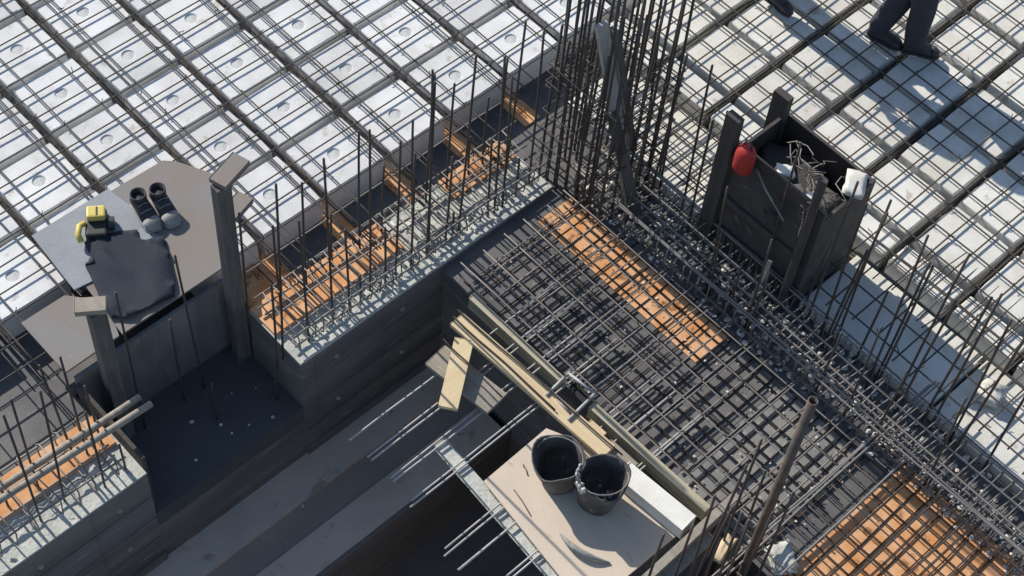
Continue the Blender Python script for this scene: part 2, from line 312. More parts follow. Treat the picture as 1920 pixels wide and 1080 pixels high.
# left field
lxs = [i * 0.585 + d for i in range(-4, 4) for d in (-0.0975, 0.0975, 0.2925)] + [2.24, 2.44]
lys = [0.6 * j + d for j in range(-3, 8) for d in (-0.17, 0.17, 0.30)]
lys += [0.6 * j + 0.20 for j in (0, 2, 3, 5)] + [0.6 * j - 0.135 for j in (2, 4)]
def lcut(y): return [(-2.4, 2.05 if y < 0.55 else (2.55 if y < 2.9 else 2.3))]
mat_steel("large steel mesh laid over the white foam rows beside the wall", [x for x in lxs if x < 2.2], lys, (-2.4, 2.5), (-2.0, 5.3), 0.024, 0.0062, 0.014, cuts=lcut, m='matsteel')
mat_steel("strip of steel mesh spanning the dark gap between foam blocks and wall", [2.20, 2.42], [], (2.0, 2.6), (0.62, 3.1), 0.02, 0.0060, 0.016)
for nm, j0 in (("rib", 0),):
    for j in range(-2, 9):
        y = 0.6 * j + 0.3; xe = 2.0 if y < 0.55 or y > 3.2 else 2.62
        o = MB().tube(wob((-2.6, y - 0.012, -0.035), (xe, y - 0.012, -0.035), 0.02, 14), 0.0062, 6).tube(wob((-2.6, y + 0.018, -0.060), (xe, y + 0.02, -0.060), 0.02, 14), 0.0058, 6).build("rib_bar_pair", M['lowsteel'], None, True)
        tag(o, "dark rib bar pair between foam rows, %s gap from the far plywood edge" % ORD[j + 2], "rib bars", "rib bar pairs between foam rows")
# right field
rxs = [2.69 + 0.1493 * i for i in range(-4, 40) if i % 4 != 2 or i % 8 == 2]
mat_steel("large steel mesh laid over the dusty foam rows beyond the beam", [2.69 + 0.199 * i + rnd.uniform(-.02, .02) for i in range(-2, 27)], [3.66 + 0.214 * i + rnd.uniform(-.02, .02) for i in range(20)], (2.2, 8.2), (3.6, 8.0), 0.028, 0.0066, 0.018, m='matsteel')
mat_steel("denser steel mesh over the flat foam sheets beside the rebar column", [2.45 + 0.105 * i + rnd.uniform(-.03, .03) for i in range(15)], [3.62 + 0.10 * i + rnd.uniform(-.02, .02) for i in range(7)], (2.3, 4.1), (3.5, 4.35), -0.03, 0.0052, 0.03, m='steel')
mat_steel("denser steel mesh over the flat foam sheets past the dark shutter box", [5.15 + 0.135 * i + rnd.uniform(-.03, .03) for i in range(18)], [4.12 + 0.11 * i + rnd.uniform(-.02, .02) for i in range(4)], (4.9, 8.0), (4.0, 4.75), 0.0, 0.0052, 0.03, m='steel')
# black slab panel: bottom and top mats
mat_steel("close lower steel mesh just above the black slab panel", [3.18 + 0.105 * i + rnd.uniform(-.015, .015) for i in range(28)], [1.88 + 0.102 * i + rnd.uniform(-.012, .012) for i in range(12)], (3.12, 6.08), (1.90, 3.05), -0.236, 0.0056, 0.014, m='lowsteel')
mat_steel("wide upper steel mesh over the black slab panel", [3.26 + 0.205 * i + rnd.uniform(-.03, .03) for i in range(14)] + [3.30 + 0.41 * i for i in range(7)], [1.87, 2.07, 2.28, 2.48, 2.70, 2.90], (3.10, 6.12), (1.92, 3.12), -0.055, 0.0058, 0.012)
mat_steel("steel mesh with doubled bars over the wide orange sheet", [6.30 + 0.115 * i + rnd.uniform(-.02, .02) for i in range(22)], [1.5 + 0.118 * i + rnd.uniform(-.02, .02) for i in range(15)], (6.0, 9.0), (1.4, 3.2), -0.222, 0.0052, 0.014, m='lowsteel')
mat_steel("upper steel mesh over the wide orange sheet", [6.35 + 0.22 * i + rnd.uniform(-.03, .03) for i in range(11)], [1.6 + 0.235 * i for i in range(8)], (5.9, 9.0), (1.5, 3.3), -0.05, 0.0058, 0.014, m='steel')
mat_steel("bundle of bright bars along the edge between black slab and orange sheet", [5.98, 6.005, 6.03, 6.26], [], (5.9, 6.3), (1.3, 3.7), -0.03, 0.0075, 0.012)

tw = MB()
def knots(xs, ys, z, p):
    for x in xs:
        for y in ys:
            if rnd.random() > p: continue
            a = rnd.uniform(0, 3.14); q = Vector((x + rnd.uniform(-.008, .008), y + rnd.uniform(-.008, .008), z)); d = Vector((math.cos(a), math.sin(a), 0)) * rnd.uniform(.012, .02)
            tw.tube([q - d, q + Vector((0, 0, .008)), q + d, q + d * 1.7 + Vector((0, 0, .012))], 0.0035, 4)
knots([x for x in lxs if x < 2.2], lys, 0.042, 0.35)
knots([3.26 + 0.205 * i for i in range(14)], [1.87, 2.07, 2.28, 2.48, 2.70, 2.90], -0.04, 0.6)
knots([2.69 + 0.199 * i for i in range(-2, 24)], [3.66 + 0.214 * i for i in range(20)], 0.046, 0.35)
knots([3.18 + 0.105 * i for i in range(28)], [1.98 + 0.102 * i for i in range(11)], -0.22, 0.3)
o = tw.build("tie_wires", M['lowsteel']); o["kind"] = "stuff"; o["label"] = "twisted tie wire knots at the mesh crossings"; o["category"] = "tie wires"
# ------------------------------------------------------------------ beam cages
def cage(label, along, a0, a1, c0, c1, z0, z1, longs, step, r=0.0055, rl=0.008):
    t = thing("beam_cage", label, "beam cage", ((a0 + a1) / 2, (c0 + c1) / 2, z0) if along == 'x' else ((c0 + c1) / 2, (a0 + a1) / 2, z0)); o = Vector(t.location)
    def P(a, c, z): return (a, c, z) if along == 'x' else (c, a, z)
    for c, z in longs:
        L = MB().tube(wob(P(a0, c, z), P(a1, c + rnd.uniform(-.02, .02), z), 0.02, int((a1 - a0) / .3)), rl).build("long_bar", M['meshsteel'], t, True); L.location = -o
    a = a0 + 0.05
    while a < a1 - 0.02:
        e = rnd.uniform(-.035, .035); f = rnd.uniform(-.02, .02); q = 0.02
        pts = [P(a, c0 + q, z0), P(a + e * .3, c1 - q, z0), P(a + e * .5, c1, z0 + q), P(a + e, c1 + f, z1 - q), P(a + e, c1 - q + f, z1), P(a + f, c0 + q, z1), P(a, c0, z1 - q), P(a, c0, z0 + q)]
        s_ = MB().tube(pts, r, 5, closed=True).build("stirrup", M['meshsteel'], t, True); s_.location = -o
        a += step * rnd.uniform(0.75, 1.25)
    return t
cage("steel beam cage lying along the pale wall top up to the rebar column", 'y', 0.55, 2.95, 2.40, 2.86, -0.15, 0.03, [(2.42, 0.01), (2.62, 0.02), (2.84, 0.02), (2.84, -0.12), (2.42, -0.12), (2.72, -0.10), (2.52, -0.08)], 0.085)
cage("steel beam cage on the wall top beyond the dark opening", 'y', -4.0, -0.86, 2.40, 2.86, -0.15, 0.03, [(2.42, 0.01), (2.84, 0.02), (2.66, -0.1), (2.5, -0.08)], 0.15)
cage("dense steel beam cage running past the black slab to the shutter box and beyond", 'x', 3.0, 8.6, 3.06, 3.50, -0.21, 0.02, [(3.06, 0.03), (3.09, 0.04), (3.20, 0.03), (3.34, 0.03), (3.47, 0.04), (3.50, 0.02), (3.10, -0.19), (3.30, -0.2), (3.46, -0.19)], 0.085)

board(2.94, 9.5, 3.02, 3.545, -0.249, -0.24, "dark board under the long beam cage, strewn with white crumbs", 'blackply')
# crumbs and scraps in the beam: too many to count
cr = MB()
for i in range(520):
    x = rnd.uniform(2.95, 7.6); y = rnd.uniform(3.04, 3.56); s_ = rnd.uniform(0.008, 0.028) * (1.4 if rnd.random() < .15 else 1)
    bm = bmesh.new(); bmesh.ops.create_icosphere(bm, subdivisions=1, radius=s_)
    for v in bm.verts: v.co = v.co * rnd.uniform(.6, 1.2); v.co.z *= 0.55; v.co += Vector((x, y, -0.24 + s_ * 0.4))
    cr.bm(bm)
for i in range(160):
    x = rnd.uniform(2.40, 2.90); y = rnd.uniform(0.6, 2.9); s_ = rnd.uniform(0.006, 0.02)
    bm = bmesh.new(); bmesh.ops.create_icosphere(bm, subdivisions=1, radius=s_)
    for v in bm.verts: v.co = v.co * rnd.uniform(.6, 1.2); v.co.z *= 0.6; v.co += Vector((x, y, -0.19 + s_ * 0.4))
    cr.bm(bm)
for i in range(18):
    hi = i % 2; x = rnd.uniform(2.3, 2.88) if hi else rnd.uniform(2.96, 3.65); y = rnd.uniform(-.7, .45) if hi else rnd.uniform(-1.5, 1.5); s_ = rnd.uniform(0.005, 0.016)
    zb = -0.80 if hi else (-1.47 if x < 3.22 else -1.515 if x < 3.46 else -1.50)
    bm = bmesh.new(); bmesh.ops.create_icosphere(bm, subdivisions=1, radius=s_)
    for v in bm.verts: v.co = v.co * rnd.uniform(.6, 1.3); v.co.z *= 0.6; v.co += Vector((x, y, zb + s_ * 0.4))
    cr.bm(bm)
for i in range(130):
    x = rnd.uniform(3.15, 6.1); y = rnd.uniform(1.9, 2.98); s_ = rnd.uniform(0.004, 0.013)
    bm = bmesh.new(); bmesh.ops.create_icosphere(bm, subdivisions=1, radius=s_)
    for v in bm.verts: v.co = v.co * rnd.uniform(.6, 1.2); v.co.z *= 0.6; v.co += Vector((x, y, -0.235 + s_ * 0.4))
    cr.bm(bm)
o = cr.build("foam_crumbs", M['foam_dirty']); o["kind"] = "stuff"; o["label"] = "white foam crumbs scattered under the beam cages"; o["category"] = "crumbs"

# ------------------------------------------------------------------ starter bars, each a thing
def starter(x, y, z0, z1, label, group, r=0.0086, lean=0.02, tip=False):
    h = z1 - z0; lx, ly = rnd.uniform(-lean, lean) * h, rnd.uniform(-lean, lean) * h
    mb = MB(); n = 5
    # bend lightly about the visible top so that it stays where the photo has it
    pts = [(-lx * (1 - t) + 0.006 * math.sin(t * 3 + x * 9), -ly * (1 - t), h * t) for t in [i / n for i in range(n + 1)]]
    pts = [(p[0], p[1], p[2]) for p in pts]
    mb.tube(pts, r, 8)
    o = mb.build("starter_bar", M['steel'], None, True); o.location = (x, y, z0)
    return tag(o, label, "starter bar", group)
near = [(0.53, 1.7), (0.9, 1.65), (1.05, 0.78), (1.27, 1.64), (1.53, 1.33), (1.79, 1.83), (1.815, 1.70), (2.01, 0.78), (2.17, 1.7), (2.38, 0.69), (2.53, 1.23), (2.61, 1.72), (1.17, 0.14), (0.43, 0.71), (2.05, 0.12), (2.69, 0.22), (2.80, 1.5), (1.40, 0.5), (0.68, 1.2), (1.66, 1.1), (2.44, 1.5)]
near.sort(reverse=True)
for i, (y, z) in enumerate(near):
    starter(2.8, y, -0.3, z, "%s starter bar on the wall's pit edge, %s from rebar column" % ("tall" if z > 1.2 else "medium" if z > .6 else "short", ORD[i]), "starter bars along the wall")
far = [(0.47, 1.1), (0.98, 1.0), (1.21, 0.46), (1.69, 0.61), (1.95, 0.9), (2.14, 1.23), (2.52, 0.27), (2.68, 0.6), (2.84, 0.9), (0.72, 0.75), (1.47, 1.15), (2.33, 1.0)]
far.sort(reverse=True)
for i, (y, z) in enumerate(far):
    starter(2.45, y, -0.25, z, "%s starter bar on the wall's foam side, %s from rebar column" % ("tall" if z > 1 else "short", ORD[i]), "starter bars along the wall")
opn = [(2.3, 0.05, -0.8, 0.85), (2.3, -0.41, -0.8, 0.86), (2.3, -0.07, -0.8, 0.21), (2.3, -0.51, -0.8, 0.23), (2.6, -0.01, -0.8, -0.28), (2.75, 0.42, -0.8, -0.5)]
for i, (x, y, z0, z1) in enumerate(opn):
    starter(x, y, z0, z1, "starter bar standing in the dark opening, %s from the tall post" % ORD[[0, 3, 1, 4, 2, 5][i]], "starter bars in the dark opening", tip=True)
lows = [(2.55, -0.98, 1.0), (2.55, -1.12, 1.05), (2.8, -1.02, 0.7), (2.8, -0.86, 0.1), (2.55, -0.88, 0.55), (2.8, -1.25, 1.2), (2.55, -1.35, 0.9), (2.8, -1.5, 1.2), (2.55, -1.6, 1.1)]
lows.sort(key=lambda q: -q[1])
for i, (x, y, z) in enumerate(lows):
    starter(x, y, -0.3, z, "starter bar on the wall beyond the dark opening, %s away from it" % ORD[i], "starter bars beyond the dark opening", lean=0.04)
right = [(3.09, 1.4), (3.03, 0.97), (3.52, 1.4), (3.71, 1.42), (3.45, 1.02), (3.31, 0.49), (3.85, 1.01), (3.91, 1.13), (4.55, 1.43), (5.03, 1.48), (5.26, 1.48), (5.26, 0.98), (5.72, 1.29), (5.67, 1.23), (5.95, 1.16), (6.3, 1.3), (6.62, 1.2), (5.48, 0.7), (4.97, 0.75), (5.29, 1.42), (5.60, 1.5), (6.12, 1.35), (6.18, 1.5), (6.45, 1.4), (5.12, 1.3), (5.88, 1.55)]
right.sort()
for i, (x, z) in enumerate(right):
    starter(x, 3.52 if i % 2 else 3.47, -0.25, z, "%s starter bar on the beam cage's far side, %s from rebar column" % ("tall" if z > 1.1 else "short", ORD[i]), "starter bars along the far side of the beam", r=0.0095, lean=0.03)
rn = [(4.31, 1.0), (4.36, 0.54), (4.58, 0.42), (4.8, 0.57), (4.74, 0.86), (5.45, 0.55), (5.7, 0.9), (5.98, 0.7), (3.56, 0.98), (6.4, 0.9)]
rn.sort()
for i, (x, z) in enumerate(rn):
    starter(x, 3.13, -0.25, z, "short starter bar on the beam cage's slab side, %s from rebar column" % ORD[i], "starter bars along the slab side of the beam", lean=0.03)
lw = [(5.88, 1.3, 1.13), (5.81, 1.3, 0.64), (6.07, 1.3, 1.21), (6.0, 1.3, 0.76), (5.93, 1.45, 1.4), (5.86, 1.62, 0.5), (5.99, 1.62, 0.62), (6.12, 1.6, 0.9), (5.90, 1.05, 0.3), (6.05, 1.0, 0.4), (6.15, 1.25, 1.3), (5.97, 0.8, 0.35), (5.84, 1.72, 1.25), (5.92, 1.75, 0.95), (6.16, 1.68, 1.1), (5.80, 1.0, 0.9)]
lw.sort(key=lambda q: -q[1] + q[0] * .01)
for i, (x, y, z) in enumerate(lw):
    starter(x, y, -1.3, z, "starter bar rising from the dark shaft by the steel prop, %s from the slab edge" % ORD[i], "starter bars in the shaft by the prop", r=0.0095, lean=0.05)
sb = MB().box(5.80, 6.3, -1.0, 1.8, -1.4, -1.3).build("shaft_floor", M['wall']); struct(sb)

# bars sticking out of the slab over the pit
po = [(3.60, 0.43, 1), (3.78, 0.45, 2), (4.00, 0.42, 2), (4.22, 0.42, 2), (4.63, 0.34, 2), (4.80, 0.30, 1), (5.04, 0.42, 2), (4.80, 0.36, 1)]
bi = 0
for x, y0, n in po:
    for q in range(n):
        a = (x + 0.035 * q, y0 + rnd.uniform(-.04, .04), -0.235); b = (x + 0.035 * q + rnd.uniform(-.01, .01), 2.35, -0.19)
        o = MB().tube(wob(a, b, 0.008, 6), 0.0075, 8).build("projecting_bar", M['brightsteel'], None, True)
        tag(o, "pale bar sticking out of the slab over the pit, %s from the wall corner" % ORD[min(bi, 19)], "projecting bar", "bars sticking out over the pit"); bi += 1

# short dark bar offcut on the wall
o = MB().tube(wob((2.70, 1.80, -0.16), (2.72, 2.10, -0.13), .01, 4), 0.012, 8).build("bar_offcut", M['black'], None, True); tag(o, "short black bar offcut lying on the pale wall top near the slab corner", "bar offcut")
# ------------------------------------------------------------------ rebar column cage
t = thing("column_cage", "tall dense rebar column where the wall meets the long beam cage", "rebar column", (3.06, 3.30, -0.25)); o = Vector(t.location)
spots = [(2.76 + 0.64 * i / 7, y) for y in (2.97, 3.62) for i in range(8)] + [(x, 2.97 + 0.65 * i / 5) for x in (2.76, 3.40) for i in range(1, 5)] + [(2.96, 3.2), (3.2, 3.4), (3.05, 3.45), (2.80, 3.0), (2.88, 3.02), (2.98, 3.03), (3.10, 3.04), (3.24, 3.02), (3.35, 3.05), (2.82, 3.3), (3.36, 3.5), (2.9, 3.58)]
for i, (x, y) in enumerate(spots):
    z = rnd.choice((2.3, 2.5, 2.6, 1.75, 1.4, 1.2)) + rnd.uniform(-.1, .1)
    lx, ly = rnd.uniform(-.05, .05), rnd.uniform(-.05, .05)
    b = MB().tube([(x + rnd.uniform(-.02, .02), y, -0.25), (x + lx * .4, y + ly * .4, z * 0.45), (x + lx, y + ly, z)], 0.0105, 8).build("column_bar", M['steel'], t, True); b.location = -o
for z in (-0.08, 0.06, 0.20, 0.34, 0.52, 0.78, 0.86, 0.93, 1.02):
    e = [rnd.uniform(-.03, .03) for _ in range(4)]
    b = MB().tube([(2.74, 2.95, z + e[0]), (3.42, 2.95, z + e[1]), (3.42, 3.64, z + e[2]), (2.74, 3.64, z + e[3])], 0.006, 5, closed=True).build("column_tie", M['steel'], t); b.location = -o
    b = MB().tube([(2.95, 2.95, z + e[1] + .01), (3.22, 2.95, z + e[0]), (3.22, 3.64, z + e[3]), (2.95, 3.64, z + e[2])], 0.005, 5, closed=True).build("column_tie", M['steel'], t); b.location = -o

# ------------------------------------------------------------------ timbers
t = thing("timber_prop", "grey leaning timber prop nailed from two boards among the column bars", "timber prop", (3.46, 3.28, -0.22)); o = Vector(t.location)
b = MB().beam((3.46, 3.27, -0.22), (3.12, 3.00, 1.69), 0.085, 0.04, side=(0.9, -0.2, 0.1)).build("board", M['propwood'], t); b.location = -o
b = MB().beam((3.36, 3.27, 0.42), (3.17, 3.085, 1.62), 0.075, 0.04, side=(0.3, 0.9, 0)).build("board", M['postwood'], t); b.location = -o
b = MB().beam((3.52, 3.26, -0.20), (3.28, 3.07, 0.88), 0.07, 0.04, side=(0.9, -0.4, 0.1)).build("board", M['postwood'], t); b.location = -o
# tall post by the boots
t = thing("timber_post", "tall dark timber post with a small grey board nailed across its top", "timber post", (2.3, 0.46, -0.8)); o = Vector(t.location)
b = MB().box(2.25, 2.33, 0.405, 0.515, -0.80, 1.25, 0, 0.004).build("post", M['postwood'], t); b.location = -o
b = MB().beam((2.29, 0.44, 1.272), (2.22, 0.68, 1.272), 0.13, 0.04, side=(0, 0, 1)).build("top_board", M['greyply'], t); b.location = -o
b = MB().beam((2.25, 0.516, 0.83), (2.19, 0.70, 0.82), 0.12, 0.04, side=(0, 0, 1)).build("side_board", M['greyply'], t); b.location = -o
t = thing("timber_post", "shorter dark timber post with a pale cap at the far side of the opening", "timber post", (2.3, -0.57, -0.8)); o = Vector(t.location)
b = MB().box(2.25, 2.33, -0.625, -0.515, -0.80, 0.80, 0, 0.004).build("post", M['postwood'], t); b.location = -o
b = MB().beam((2.20, -0.66, 0.825), (2.31, -0.50, 0.825), 0.10, 0.05, side=(0, 0, 1)).build("cap", M['greywood'], t); b.location = -o
# boards on the foam by the opening
o = MB().prism([(1.05, 0.28), (1.06, 0.76), (1.13, 0.83), (1.43, 0.985), (2.1, 0.56), (2.1, -0.34), (1.62, -0.30), (1.60, 0.05)], 0.062, 0.080).build("plywood_sheet", M['greyply']); tag(o, "brownish grey plywood sheet on the foam, carrying the boots", "plywood sheet")
o = MB().prism([(1.03, -0.34), (1.03, 0.30), (1.40, 0.36), (1.50, 0.30), (1.62, 0.34), (1.70, 0.26), (1.67, 0.10), (1.60, -0.38)], 0.083, 0.092).build("paper_sheet", M['bluegrey']); tag(o, "torn blue grey sheet under the yellow saw and painted shadow", "sheet")
o = MB().prism([(1.58, -0.80), (1.58, -0.45), (1.80, -0.26), (2.09, -0.36), (2.10, -0.80)], 0.050, 0.068).build("plywood_sheet", M['greyply']); tag(o, "pale grey board piece behind the shorter post", "plywood sheet")
# poles across the wall beyond the opening
for i, (a, b) in enumerate((((2.62, -1.9, 0.20), (2.60, -0.55, 0.11)), ((2.70, -1.9, 0.22), (2.69, -0.53, 0.12)))):
    o = MB().tube(wob(a, b, 0.01, 4), 0.024, 10).build("pole", M['greywood'], None, True); tag(o, "grey pole laid over the wall beyond the opening, %s the pit" % ("farther from" if i == 0 else "nearer to"), "pole", "grey poles")
# pit edge timbers
o = MB().beam((3.40, 1.555, -0.115), (4.86, 1.625, -0.13), 0.125, 0.035, bev=0.003).build("plank", M['plank']); tag(o, "long pale plank lying askew along the black slab edge over the pit", "plank")
o = MB().beam((3.585, 1.455, -0.06), (3.905, 1.02, -0.10), 0.13, 0.03, bev=0.003).build("plank", M['plank_y']); tag(o, "short bright pale plank hanging over the pit across the grey one", "plank")
o = MB().beam((3.50, 1.265, -0.165), (4.07, 1.33, -0.175), 0.20, 0.03, bev=0.003).build("plank", M['greywood']); tag(o, "short weathered grey plank under the bright short plank", "plank")
o = MB().beam((4.52, 1.80, -0.19), (5.60, 1.825, -0.19), 0.055, 0.13, bev=0.004).build("batten", M['edgewood']); tag(o, "yellowish batten along the black slab edge beside the foam offcut", "batten")
o = MB().beam((3.30, 1.79, -0.215), (4.24, 1.80, -0.215), 0.045, 0.12, bev=0.004).build("batten", M['edgewood']); tag(o, "edge batten of the black slab behind the long pale plank", "batten")
o = MB().beam((4.60, 1.685, -0.19), (4.74, 1.69, -0.19), 0.07, 0.10, bev=0.004).build("wood_block", M['plank']); tag(o, "small pale wood block beside the slab edge batten", "wood block")
o = MB().beam((4.80, 1.675, -0.17), (5.05, 1.68, -0.17), 0.08, 0.06, bev=0.004).build("wood_block", M['greywood']); tag(o, "weathered wood block between batten and buckets", "wood block")
o = MB().beam((4.00, 0.87, -0.285), (5.40, 0.775, -0.285), 0.085, 0.055, bev=0.004).build("batten", M['concrete']); tag(o, "whitish splashed batten carrying the bars at the edge of the plywood", "batten")
o = MB().prism([(4.42, 1.47), (4.44, 0.87), (5.56, 0.745), (5.58, 1.70), (4.9, 1.69)], -0.222, -0.204).build("plywood_sheet", M['beige']); tag(o, "beige plywood sheet over the pit carrying the buckets", "plywood sheet")
o = MB().beam((5.66, 2.04, -0.16), (5.69, 0.7, -0.19), 0.05, 0.14, bev=0.004).build("plank", M['greywood']); tag(o, "pale plank on edge between plywood sheet and starter bar shaft", "plank")
o = MB().beam((5.73, 1.72, -0.20), (5.76, 0.6, -0.22), 0.07, 0.04, bev=0.004).build("plank", M['greywood']); tag(o, "weathered plank beside the starter bar shaft", "plank")
o = MB().beam((5.03, 1.59, -0.142), (5.60, 1.635, -0.142), 0.135, 0.12, bev=0.006).build("foam_offcut", M['foam_dirty']); tag(o, "clean white foam offcut lying beside the buckets", "foam offcut")

for i, (a, b, lab) in enumerate((((3.36, 1.60, -0.075), (4.95, 1.66, -0.085), "thin dark bar lying along the long pale plank, slab side"), ((3.38, 1.545, -0.085), (4.4, 1.56, -0.09), "shorter thin dark bar lying along the long pale plank, pit side"), ((3.50, 1.33, -0.02), (4.1, 1.345, -0.06), "thin dark bar crossing the short bright plank"))):
    o = MB().tube(wob(a, b, 0.012, 8), 0.006, 6).build("loose_bar", M['lowsteel'], None, True); tag(o, lab, "loose bar")
# notch frame at the slab edge
t = thing("rebar_square", "square frame of bars around the dark notch at the black slab edge", "bar frame", (4.38, 1.73, -0.1)); o = Vector(t.location)
for a, b in (((4.27, 1.60, -.1), (4.24, 1.86, -.1)), ((4.24, 1.84, -.1), (4.49, 1.87, -.1)), ((4.48, 1.87, -.1), (4.51, 1.58, -.1)), ((4.33, 1.64, -.1), (4.48, 1.63, -.1))):
    q = MB().tube([a, b], 0.012, 6).build("bar", M['brightsteel'], t, True); q.location = -o
o = MB().box(4.27, 4.49, 1.835, 1.90, -0.249, -0.240).build("notch_shade", M['black']); tag(o, "black patch painted as the dark notch inside the square bar frame", "board")  # black patch stands in for the dark of the open notch

# ------------------------------------------------------------------ shutter box for a column
t = thing("shutter_box", "tall dark shutter box for a column, standing beyond the long beam cage", "shutter box", (4.42, 3.8, -0.25)); o = Vector(t.location)
def sp(mb, name, m):
    q = mb.build(name, M[m], t); q.location = -o; return q
sp(MB().box(4.02, 4.86, 3.525, 3.55, -0.16, 0.92), "front_panel", 'boxply')
sp(MB().box(4.0, 4.84, 4.10, 4.125, -0.16, 0.78), "back_panel", 'boxply')
sp(MB().box(4.02, 4.045, 3.55, 4.10, -0.16, 0.78), "side_panel", 'boxply')
sp(MB().box(4.835, 4.86, 3.55, 4.10, -0.16, 0.82), "side_panel", 'boxply')
sp(MB().box(3.94, 4.06, 3.46, 3.524, -0.25, 1.18, 0, 0.004), "corner_post", 'darkwood')
sp(MB().box(3.92, 4.06, 4.03, 4.09, -0.25, 0.985, 0, 0.004), "corner_post", 'darkwood')
sp(MB().tube([(4.79, 3.47, -0.25), (4.79, 3.47, 1.27)], 0.034, 12), "corner_post", 'darkwood')
sp(MB().box(4.07, 4.80, 3.50, 3.524, 0.30, 0.36, 0, 0.003), "brace_board", 'darkwood')
o2 = MB().tube([(4.27, 3.50, 0.86), (4.40, 3.46, 0.80), (4.62, 3.45, 0.66)], 0.007, 6).build("tie_wire", M['pale'], None, True); tag(o2, "pale wire rod slung across the front of the shutter box", "tie wire")
o2 = MB().beam((4.62, 3.44, 0.20), (4.66, 3.28, -0.18), 0.03, 0.015, bev=0.002).build("lath", M['greywood']); tag(o2, "thin pale lath leaning on the shutter box front", "lath")
# red container hanging between the posts
t2 = thing("jug", "small red plastic jug hanging between the posts of the shutter box", "jug", (4.19, 3.44, 0.82))
t2.scale = (1.3, 1.3, 1.25)
pr = [(0.0, 0), (0.045, 0.002), (0.058, 0.02), (0.060, 0.12), (0.055, 0.165), (0.038, 0.195), (0.0, 0.205)]
MB().loft([[(max(r_, .001) * math.cos(6.2831853 * i / 16), max(r_, .001) * 0.85 * math.sin(6.2831853 * i / 16), z) for i in range(16)] for r_, z in pr]).build("body", M['red'], t2, True)
MB().tube([(-0.03, 0, 0.19), (-0.02, 0, 0.235), (0.02, 0, 0.235), (0.03, 0, 0.19)], 0.006, 6).build("handle", M['black'], t2, True)
# scraps on the box
def scrap(label, x, y, z, s_, m, cat="scrap", seed=1):
    bm = bmesh.new(); bmesh.ops.create_cube(bm, size=1.0); bmesh.ops.subdivide_edges(bm, edges=bm.edges[:], cuts=3, use_grid_fill=True)
    for v in bm.verts:
        c = v.co.copy(); v.co = Vector((c.x * s_[0], c.y * s_[1], c.z * s_[2])) + Vector((noise.noise(c * 3 + Vector((seed, 0, 0))), noise.noise(c * 3 + Vector((0, seed, 0))), noise.noise(c * 3 + Vector((0, 0, seed))))) * min(s_) * 0.45
    o_ = MB().bm(bm).build("scrap", M[m], None, True); o_.location = (x, y, z); o_.rotation_euler = (0, 0, seed * 0.7)
    o_.name = cat.replace(" ", "_"); return tag(o_, label, cat)
scrap("creamy broken foam chunk on the corner of the shutter box", 4.42, 3.62, 0.88, (0.12, 0.09, 0.04), 'foam_dirty', "foam chunk", 1)
scrap("white crumpled rag on the shutter box rim", 4.70, 3.60, 0.90, (0.09, 0.06, 0.03), 'foam', "rag", 2)
scrap("cream foam slab piece leaning beside the shutter box post", 4.80, 3.93, 0.86, (0.20, 0.14, 0.04), 'foam_dirty', "foam chunk", 3)
scrap("grey rag tangled with wire on the shutter box", 4.54, 3.68, 0.70, (0.15, 0.10, 0.03), 'postwood', "rag", 4)
scrap("cream foam piece at the far end of the flat sheets", 6.30, 3.98, -0.10, (0.18, 0.14, 0.10), 'foam_dirty', "foam chunk", 5)
scrap("white crumpled sack in the corner below the wide orange sheet", 6.16, 1.96, -0.18, (0.15, 0.20, 0.07), 'concrete', "sack", 6)
scrap("pale wood offcut lying by the steel prop", 5.86, 1.72, -0.18, (0.20, 0.07, 0.04), 'plank', "wood offcut", 7)
scrap("dull brown sacking heaped in the middle of the shutter box", 4.42, 3.82, 0.52, (0.56, 0.44, 0.10), 'darkwood', "sacking", 8)
scrap("greenish grey sacking stuffed near the tube post of the shutter box", 4.64, 3.80, 0.60, (0.24, 0.28, 0.06), 'postwood', "sacking", 9)
scrap("dark cloth bundle in the back corner of the shutter box", 4.20, 3.86, 0.58, (0.22, 0.30, 0.06), 'darkwood', "cloth bundle", 10)
scrap("pale yellow foam scrap on top of the shutter box heap", 4.33, 3.74, 0.66, (0.12, 0.08, 0.03), 'greywood', "foam scrap", 11)
t = thing("wire_tangle", "tangle of loose tie wire on the rim of the shutter box", "wire tangle", (4.52, 3.72, 0.80))
mb = MB()
for i in range(16):
    p = Vector((rnd.uniform(-.3, .3), rnd.uniform(-.12, .25), rnd.uniform(-.05, .05))); pts = [p]
    for _ in range(5): p = p + Vector((rnd.uniform(-.09, .09), rnd.uniform(-.09, .09), rnd.uniform(-.05, .05))); pts.append(p)
    mb.tube(pts, 0.004, 5)
q = mb.build("wire", M['meshsteel'], t, True); q["kind"] = "stuff"

# steel prop by the orange sheet
t = thing("steel_prop", "long rusty steel prop tube standing beside the starter bar shaft", "steel prop", (6.05, 1.70, -1.3))
ring = [[(0.030 * math.cos(6.2831853 * i / 14), 0.030 * math.sin(6.2831853 * i / 14), z) for i in range(14)] for z in (0, 3.30)]
inn = [[(0.024 * math.cos(6.2831853 * i / 14), 0.024 * math.sin(6.2831853 * i / 14), z) for i in range(14)] for z in (3.30, 3.0)]
MB().loft(ring + inn, 0, True, True).build("tube", M['tube'], t, True)
MB().box(-0.07, 0.07, -0.07, 0.07, -0.001, 0.008).build("base_plate", M['tube'], t)

